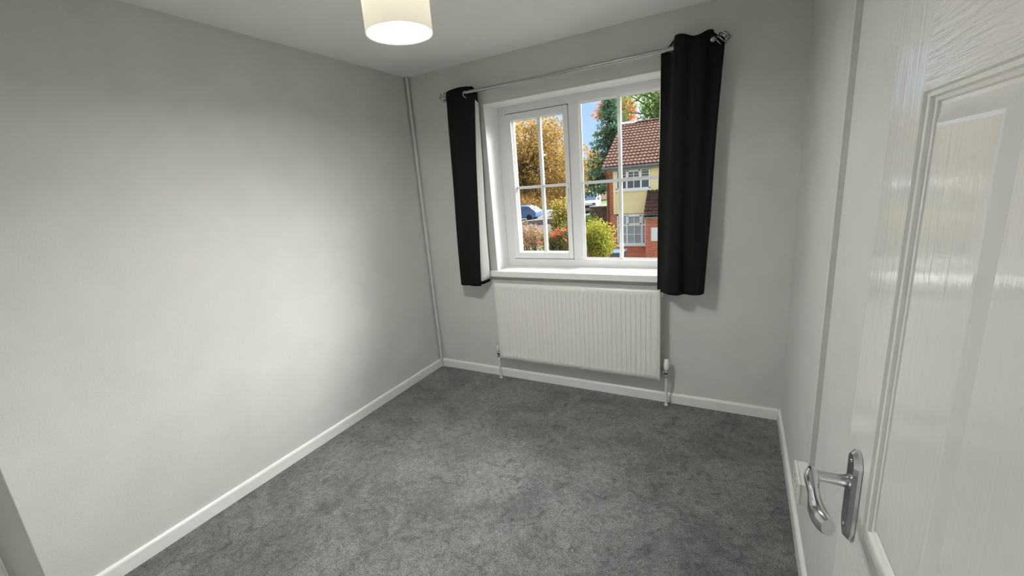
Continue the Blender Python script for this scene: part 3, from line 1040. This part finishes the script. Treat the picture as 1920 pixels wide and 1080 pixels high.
# ------------------------------------------------------------------ vehicles on the street
def vehicle(name, loc, rot, prof, width, paint, label, glass_parts, wheels, cat, wr=0.32, lights=None):
    root = empty(name, loc, label, cat)
    root.rotation_euler = (0, 0, rot)
    body = MB().prism(prof, -width / 2, width / 2, 'y')
    o = body.build('body', paint, None, bevel=0.07, segs=3)
    o.parent = root
    for nm, quads in glass_parts:
        g = MB()
        for q in quads:
            c = sum((Vector(p) for p in q), Vector()) / len(q)
            nrm_ = (Vector(q[1]) - Vector(q[0])).cross(Vector(q[2]) - Vector(q[0])).normalized() * 0.012
            k = len(q)
            g.add([Vector(p) + nrm_ for p in q] + [Vector(p) - nrm_ for p in q], [tuple(range(k)), tuple(range(2 * k - 1, k - 1, -1))] + [(i, (i + 1) % k, k + (i + 1) % k, k + i) for i in range(k)])
        o = g.build(nm, CGLASS, None)
        o.parent = root
    for wx in wheels:
        for sy in (-1, 1):
            wv = MB().lathe((wx, sy * (width / 2 - 0.16), wr), (0, sy, 0), [(0, 0), (0, wr), (0.16, wr), (0.18, wr * .9), (0.18, wr * .6), (0.165, wr * .55), (0.165, 0)], 20)
            o = wv.build('wheel', TYRE, None)
            o.parent = root
    for nm, bx_, mm in (lights or []):
        o = MB().box(*bx_).build(nm, mm, None)
        o.parent = root
    return root
vp = [(-2.45, 0.35), (-2.45, 1.85), (-2.3, 1.98), (0.55, 2.0), (0.95, 1.93), (1.75, 1.22), (2.35, 1.02), (2.5, 0.75), (2.5, 0.32), (2.2, 0.25), (-2.3, 0.25)]
hw_ = 0.92
vehicle('van', (-11.25, 39.4, street_z(-11.25)), R(281), vp, 1.86, VANW, 'white van parked on the street, front towards the window',
        [('windscreen', [[(1.02, -.76, 1.88), (1.02, .76, 1.88), (1.74, .84, 1.25), (1.74, -.84, 1.25)]]),
         ('side_window', [[(0.25, hw_ + .005, 1.78), (0.85, hw_ + .005, 1.78), (1.38, hw_ + .005, 1.28), (0.25, hw_ + .005, 1.22)]]),
         ('side_window', [[(0.25, -hw_ - .005, 1.78), (0.85, -hw_ - .005, 1.78), (1.38, -hw_ - .005, 1.28), (0.25, -hw_ - .005, 1.22)]])],
        (-1.5, 1.55), 'van', 0.33,
        [('headlamp', (2.33, 2.47, -.85, -.55, .80, .98), HGLASS), ('headlamp', (2.33, 2.47, .55, .85, .80, .98), HGLASS), ('grille', (2.44, 2.53, -.5, .5, .52, .78), TYRE),
         ('wing_mirror', (1.2, 1.32, .93, 1.12, 1.2, 1.42), VANW), ('wing_mirror', (1.2, 1.32, -1.12, -.93, 1.2, 1.42), VANW)])
cp = [(-1.95, 0.35), (-2.0, 0.8), (-1.85, 0.98), (-1.35, 1.38), (-0.9, 1.46), (0.1, 1.45), (0.95, 0.98), (1.75, 0.82), (1.98, 0.6), (1.98, 0.3), (1.7, 0.22), (-1.8, 0.22)]
vehicle('car', (-17.75, 36.6, street_z(-17.75)), R(183), cp, 1.72, CARB, 'blue car parked on the street, seen at the left of the window', 
        [('windscreen', [[(0.15, -.66, 1.42), (0.15, .66, 1.42), (0.92, .76, 1.0), (0.92, -.76, 1.0)]]),
         ('rear_window', [[(-1.38, -.64, 1.35), (-1.38, .64, 1.35), (-1.83, .74, 1.0), (-1.83, -.74, 1.0)]]),
         ('side_window', [[(-1.2, .865, 1.36), (0.05, .865, 1.38), (0.75, .865, 1.0), (-1.5, .865, 1.0)]]),
         ('side_window', [[(-1.2, -.865, 1.36), (0.05, -.865, 1.38), (0.75, -.865, 1.0), (-1.5, -.865, 1.0)]])],
        (-1.25, 1.25), 'car', 0.3, [('headlamp', (1.85, 1.97, .5, .8, .6, .78), HGLASS), ('headlamp', (1.85, 1.97, -.8, -.5, .6, .78), HGLASS)])

# ------------------------------------------------------------------ far houses
def far_house(x0, x1, y, zb, zt_, wins, label, wall):
    h_ = empty('house', ((x0 + x1) / 2, y, zb), label, 'house')
    MB().box(x0, x1, y, y + 8, zb, zt_).build('wall', wall, h_)
    rr = MB().prism([(y - 0.4, zt_ - 0.1), (y + 4, zt_ + 2.2), (y + 8.4, zt_ - 0.1)], x0 - 0.3, x1 + 0.3, 'x')
    rr.build('roof', TILE, h_)
    for (wx, wz, ww, wh) in wins:
        f = MB()
        f.box(wx, wx + ww, y - 0.08, y + 0.02, wz, wz + wh)
        fo = f.build('window', HWHITE, h_)
        for k in range(2):
            MB().box(wx + 0.1 + k * (ww / 2 - 0.03), wx + 0.1 + k * (ww / 2 - 0.03) + ww / 2 - 0.16, y - 0.10, y - 0.07, wz + 0.1, wz + wh - 0.1).build('pane', HGLASS, fo)
    return h_
far_house(-30, -18.6, 55, -2, 2.4, [(-27.1, 0.35, 1.2, 1.1), (-22.7, 0.35, 0.95, 1.25), (-20.7, 0.35, 1.0, 1.2), (-24.9, 0.35, 1.0, 1.1)],
          'distant brick house with white windows glimpsed beneath the copper tree', BRICK)
far_house(-15.5, -8, 57, -2, 1.6, [(-15.0, -0.3, 1.0, 1.4), (-13.6, -0.3, 0.9, 1.2), (-12.4, -0.4, 0.9, 1.4)],
          'distant pale house glimpsed right of the white van', RENDER)

# ------------------------------------------------------------------ trees and shrubs
def leaves_mesh(pts, size, name, m, parent, aspect=0.6, droop=0.0):
    n = len(pts)
    a = rng.normal(size=(n, 3))
    a[:, 2] -= droop
    a /= np.linalg.norm(a, axis=1, keepdims=True)
    b = rng.normal(size=(n, 3))
    b -= (b * a).sum(1, keepdims=True) * a
    b /= np.linalg.norm(b, axis=1, keepdims=True)
    s = size * rng.uniform(0.6, 1.35, size=(n, 1))
    L_ = a * s
    Wd = b * s * aspect * 0.5
    mid = pts + L_ * 0.45
    V = np.empty((n, 4, 3))
    V[:, 0] = pts
    V[:, 1] = mid + Wd
    V[:, 2] = pts + L_
    V[:, 3] = mid - Wd
    V = V.reshape(-1, 3)
    me = bpy.data.meshes.new(name)
    me.vertices.add(n * 4)
    me.vertices.foreach_set('co', V.ravel())
    me.loops.add(n * 4)
    me.loops.foreach_set('vertex_index', np.arange(n * 4, dtype=np.int32))
    me.polygons.add(n)
    me.polygons.foreach_set('loop_start', np.arange(0, n * 4, 4, dtype=np.int32))
    me.polygons.foreach_set('loop_total', np.full(n, 4, dtype=np.int32))
    me.update()
    me.validate()
    me.materials.append(m)
    o = bpy.data.objects.new(name, me)
    COL.objects.link(o)
    o['kind'] = 'stuff'
    par(o, parent)
    return o

def blob_points(blobs, per, shell=0.55):
    # blobs: (centre, radii); leaves sit in the outer part of each clump
    out_ = []
    for c, r in blobs:
        n = int(per * r[0] * r[2])
        d = rng.normal(size=(n, 3))
        d /= np.linalg.norm(d, axis=1, keepdims=True)
        q = rng.uniform(shell ** 3, 1, size=(n, 1)) ** (1 / 3)
        out_.append(np.array(c) + d * q * np.array(r))
    return np.concatenate(out_)

def broad_tree(name, base, crown_c, crown_r, n_blobs, blob_r, per, leaf, m, label, extra=()):
    root = empty(name, base, label, 'tree')
    bx, by, bz = base
    blobs = []
    t = MB()
    cz = crown_c[2]
    t.tube([(bx, by, bz - 0.1), (bx + 0.05, by, bz + (cz - bz) * .5), (crown_c[0], crown_c[1], cz)], [0.24, 0.18, 0.10], 10)
    for i in range(n_blobs):
        d = rng.normal(size=3)
        d /= np.linalg.norm(d)
        q = rng.uniform(0.35, 0.95)
        c = np.array(crown_c) + d * q * np.array(crown_r)
        rr = blob_r * rng.uniform(0.7, 1.3)
        blobs.append((c, (rr, rr, rr * 0.75)))
        s0 = Vector((crown_c[0], crown_c[1], cz - crown_r[2] * rng.uniform(0.2, 0.7)))
        t.tube([s0, s0.lerp(Vector(c), .55) + Vector((0, 0, .15)), Vector(c)], [0.07, 0.045, 0.015], 6)
    for c, rr in extra:
        blobs.append((np.array(c), (rr, rr, rr * 0.8)))
    t.build('trunk', BARK, root)
    leaves_mesh(blob_points(blobs, per), leaf, 'foliage', m, root)
    return root

COPPER = leaf_mat('copper_leaves', [(0.16, 0.13, 0.04), (0.56, 0.26, 0.06), (0.66, 0.33, 0.08), (0.36, 0.28, 0.07), (0.78, 0.44, 0.14), (0.58, 0.24, 0.07), (0.50, 0.30, 0.09)])
CONIF = leaf_mat('conifer_needles', [(0.10, 0.20, 0.11), (0.20, 0.36, 0.18), (0.30, 0.45, 0.20), (0.14, 0.27, 0.16)], 0.3)
REDL = leaf_mat('red_autumn_leaves', [(0.34, 0.09, 0.03), (0.50, 0.19, 0.06), (0.26, 0.13, 0.06), (0.56, 0.25, 0.09)])
GREENL = leaf_mat('green_leaves', [(0.07, 0.15, 0.035), (0.20, 0.34, 0.08), (0.13, 0.24, 0.06), (0.28, 0.42, 0.13)])
YELLOWL = leaf_mat('yellow_green_leaves', [(0.22, 0.25, 0.03), (0.62, 0.55, 0.06), (0.45, 0.47, 0.05), (0.75, 0.66, 0.14), (0.30, 0.26, 0.05)])
SHRUBL = leaf_mat('mixed_shrub_leaves', [(0.08, 0.12, 0.03), (0.40, 0.36, 0.06), (0.24, 0.26, 0.05), (0.55, 0.33, 0.06), (0.16, 0.10, 0.045)])
BROWNL = leaf_mat('brown_twig_leaves', [(0.14, 0.085, 0.05), (0.34, 0.20, 0.11), (0.25, 0.13, 0.06), (0.42, 0.28, 0.15)])
OLIVEL = leaf_mat('olive_leaves', [(0.12, 0.13, 0.03), (0.35, 0.30, 0.06), (0.22, 0.24, 0.06), (0.50, 0.38, 0.08)])

broad_tree('copper_tree', (-10.6, 18.6, GZ), (-8.3, 18.6, 2.8), (3.4, 2.4, 2.5), 70, 0.95, 420, 0.13, COPPER, 'large copper and orange autumn tree filling the left window light',
           extra=[((-5.6, 18.6, 0.6), 0.8), ((-5.3, 18.4, 1.5), 0.8), ((-6.4, 18.6, 1.2), 0.8), ((-7.4, 18.5, 1.3), 0.7), ((-8.3, 18.6, 1.1), 0.7), ((-5.5, 18.4, 0.0), 0.6), ((-6.1, 18.7, 2.4), 0.9)])
broad_tree('autumn_tree', (-6.5, 31.6, GZ), (-6.5, 31.6, 6.4), (1.75, 1.1, 2.0), 26, 0.62, 480, 0.16, REDL, 'red-orange autumn tree rising behind the conifer')
broad_tree('broadleaf_tree', (-2.2, 27.2, GZ), (-2.0, 27.2, 6.4), (3.0, 1.5, 2.7), 50, 0.85, 420, 0.17, GREENL, 'tall green broadleaf tree behind the brown tiled roof')
broad_tree('olive_tree', (-10.2, 32, -1.8), (-10.2, 32, 2.6), (2.0, 1.6, 2.2), 22, 0.8, 300, 0.16, OLIVEL, 'yellowish tree low behind the conifer')
# conifer with drooping boughs
co = empty('conifer', (-5.0, 24.5, GZ), 'dark green conifer with drooping boughs left of the tiled roof', 'tree')
t = MB()
t.tube([(-5.0, 24.5, GZ - 0.1), (-4.95, 24.5, 2.5), (-4.85, 24.5, 6.9)], [0.2, 0.13, 0.02], 10)
pts = []
for w_ in range(26):
    z = 0.9 + w_ * 0.235
    ln = (1 - (z - 0.9) / 6.2) * 2.0 + 0.15
    for k in range(7):
        a = rng.uniform(0, 2 * math.pi)
        l_ = ln * rng.uniform(0.7, 1.15)
        if math.cos(a) > 0 and math.sin(a) < 0.2:
            l_ = min(l_, 1.1)          # boughs kept short beside the house
        p0 = np.array((-4.95, 24.5, z))
        p2 = p0 + np.array((math.cos(a) * l_, math.sin(a) * l_, -0.10 * l_ + rng.uniform(-.1, .15)))
        p1 = (p0 + p2) / 2 + np.array((0, 0, 0.10 * l_))
        t.tube([p0, p1, p2], [0.03, 0.018, 0.006], 5)
        q = rng.uniform(0.15, 1.05, size=(int(46 * l_) + 6, 1))
        pb = p0 * (1 - q) ** 2 + 2 * p1 * q * (1 - q) + p2 * q ** 2
        pb += rng.normal(size=pb.shape) * np.array((0.10, 0.10, 0.06))
        pts.append(pb)
t.build('trunk', BARK, co)
leaves_mesh(np.concatenate(pts), 0.22, 'foliage', CONIF, co, aspect=0.35, droop=0.8)

def shrub(name, base, blobs, per, leaf, m, label, stems=6, berries=None, cat='shrub'):
    root = empty(name, base, label, cat)
    t = MB()
    for i in range(stems):
        c = Vector(blobs[i % len(blobs)][0])
        b_ = Vector(base) + Vector((rng.uniform(-.15, .15), rng.uniform(-.15, .15), -0.05))
        mid = b_.lerp(c, .5) + Vector((rng.uniform(-.2, .2), rng.uniform(-.2, .2), .1))
        t.tube([b_, mid, c], [0.035, 0.024, 0.01], 6)
    t.build('stems', BARK, root)
    pts_ = blob_points(blobs, per, 0.35)
    leaves_mesh(pts_, leaf, 'foliage', m, root)
    if berries:
        mb = MB()
        for c, r_b, n in berries:
            for i in range(n):
                p = np.array(c) + rng.normal(size=3) * np.array(r_b)
                s_ = 0.019
                vs = [(p[0] + s_, p[1], p[2]), (p[0] - s_, p[1], p[2]), (p[0], p[1] + s_, p[2]), (p[0], p[1] - s_, p[2]), (p[0], p[1], p[2] + s_), (p[0], p[1], p[2] - s_)]
                mb.add(vs, [(0, 2, 4), (2, 1, 4), (1, 3, 4), (3, 0, 4), (2, 0, 5), (1, 2, 5), (3, 1, 5), (0, 3, 5)])
        mb.build('berries', BERRY, root)['kind'] = 'stuff'
    return root
def blobs_in(c, r, n, br):
    o = []
    for i in range(n):
        d = rng.normal(size=3)
        d /= np.linalg.norm(d)
        rr = br * rng.uniform(0.7, 1.3)
        o.append((np.array(c) + d * rng.uniform(0.2, 1) * np.array(r), (rr, rr, rr)))
    return o
shrub('golden_shrub', (-1.75, 10.4, GZ), blobs_in((-1.80, 10.4, -0.38), (0.62, 0.5, 0.82), 34, 0.29) + blobs_in((-2.0, 10.4, -1.9), (0.4, 0.4, 0.5), 10, 0.26), 1500, 0.085, YELLOWL,
      'rounded yellow-green bush in front of the brick house', 8, [((-1.85, 9.85, -0.80), (0.12, 0.05, 0.05), 60)])
shrub('berry_shrub', (-2.75, 9.2, GZ), blobs_in((-2.55, 9.2, -0.30), (0.60, 0.4, 0.75), 24, 0.28) + blobs_in((-2.9, 9.2, -1.2), (0.8, 0.4, 0.7), 22, 0.3), 1300, 0.08, SHRUBL,
      'tangled shrub with orange-red berries below the left window light', 10,
      [((-2.30, 8.80, 0.16), (0.09, 0.04, 0.03), 40), ((-2.42, 8.80, 0.08), (0.09, 0.04, 0.03), 45), ((-2.55, 8.80, 0.0), (0.08, 0.04, 0.03), 35), ((-2.2, 8.8, -0.12), (0.07, 0.04, 0.03), 20), ((-3.0, 8.85, -0.22), (0.08, 0.05, 0.04), 18)])
shrub('twiggy_shrub', (-5.0, 12.2, GZ), blobs_in((-5.0, 12.2, -0.60), (0.95, 0.5, 0.62), 30, 0.3) + blobs_in((-5.0, 12.2, -1.7), (0.9, 0.5, 0.6), 12, 0.3), 700, 0.085, BROWNL,
      'bare brown twiggy shrub at the lower left of the view', 14)
shrub('olive_shrub', (-4.3, 14.0, GZ), blobs_in((-4.28, 14, -0.2), (0.42, 0.4, 1.15), 30, 0.34), 1000, 0.10, OLIVEL,
      'olive-green shrub at the middle of the window, behind the berry shrub', 8)
shrub('dark_shrub', (-5.3, 20.8, GZ), blobs_in((-5.4, 20.8, -0.95), (0.6, 0.4, 0.6), 20, 0.36), 520, 0.11, GREENL,
      'dark green shrub in front of the white van', 6)
shrub('copper_hedge', (-21, 48.5, -1.7), [((-24.5 + 0.75 * i, 48.5, -0.95 + 0.1 * (i % 2)), (0.75, 0.7, 0.95)) for i in range(10)], 420, 0.17, COPPER,
      'low copper-brown hedge behind the blue car', 10, cat='hedge')
# hedge and trees closing the view on the hill
for i, xx in enumerate((-34, -27.5, -21.5, -15.0, -9.5, -4.0, 2.5)):
    broad_tree('hill_tree', (xx, 68 + (i % 3) * 3, -1.2), (xx, 68 + (i % 3) * 3, 3.2 + 0.7 * (i % 2)), (2.0, 1.6, 3.2), 22, 1.0, 130, 0.35, [OLIVEL, GREENL, COPPER][i % 3],
               'distant %s tree on the hill, %s from the left' % (['olive', 'green', 'copper'][i % 3], ['first', 'second', 'third', 'fourth', 'fifth', 'sixth', 'seventh'][i]))
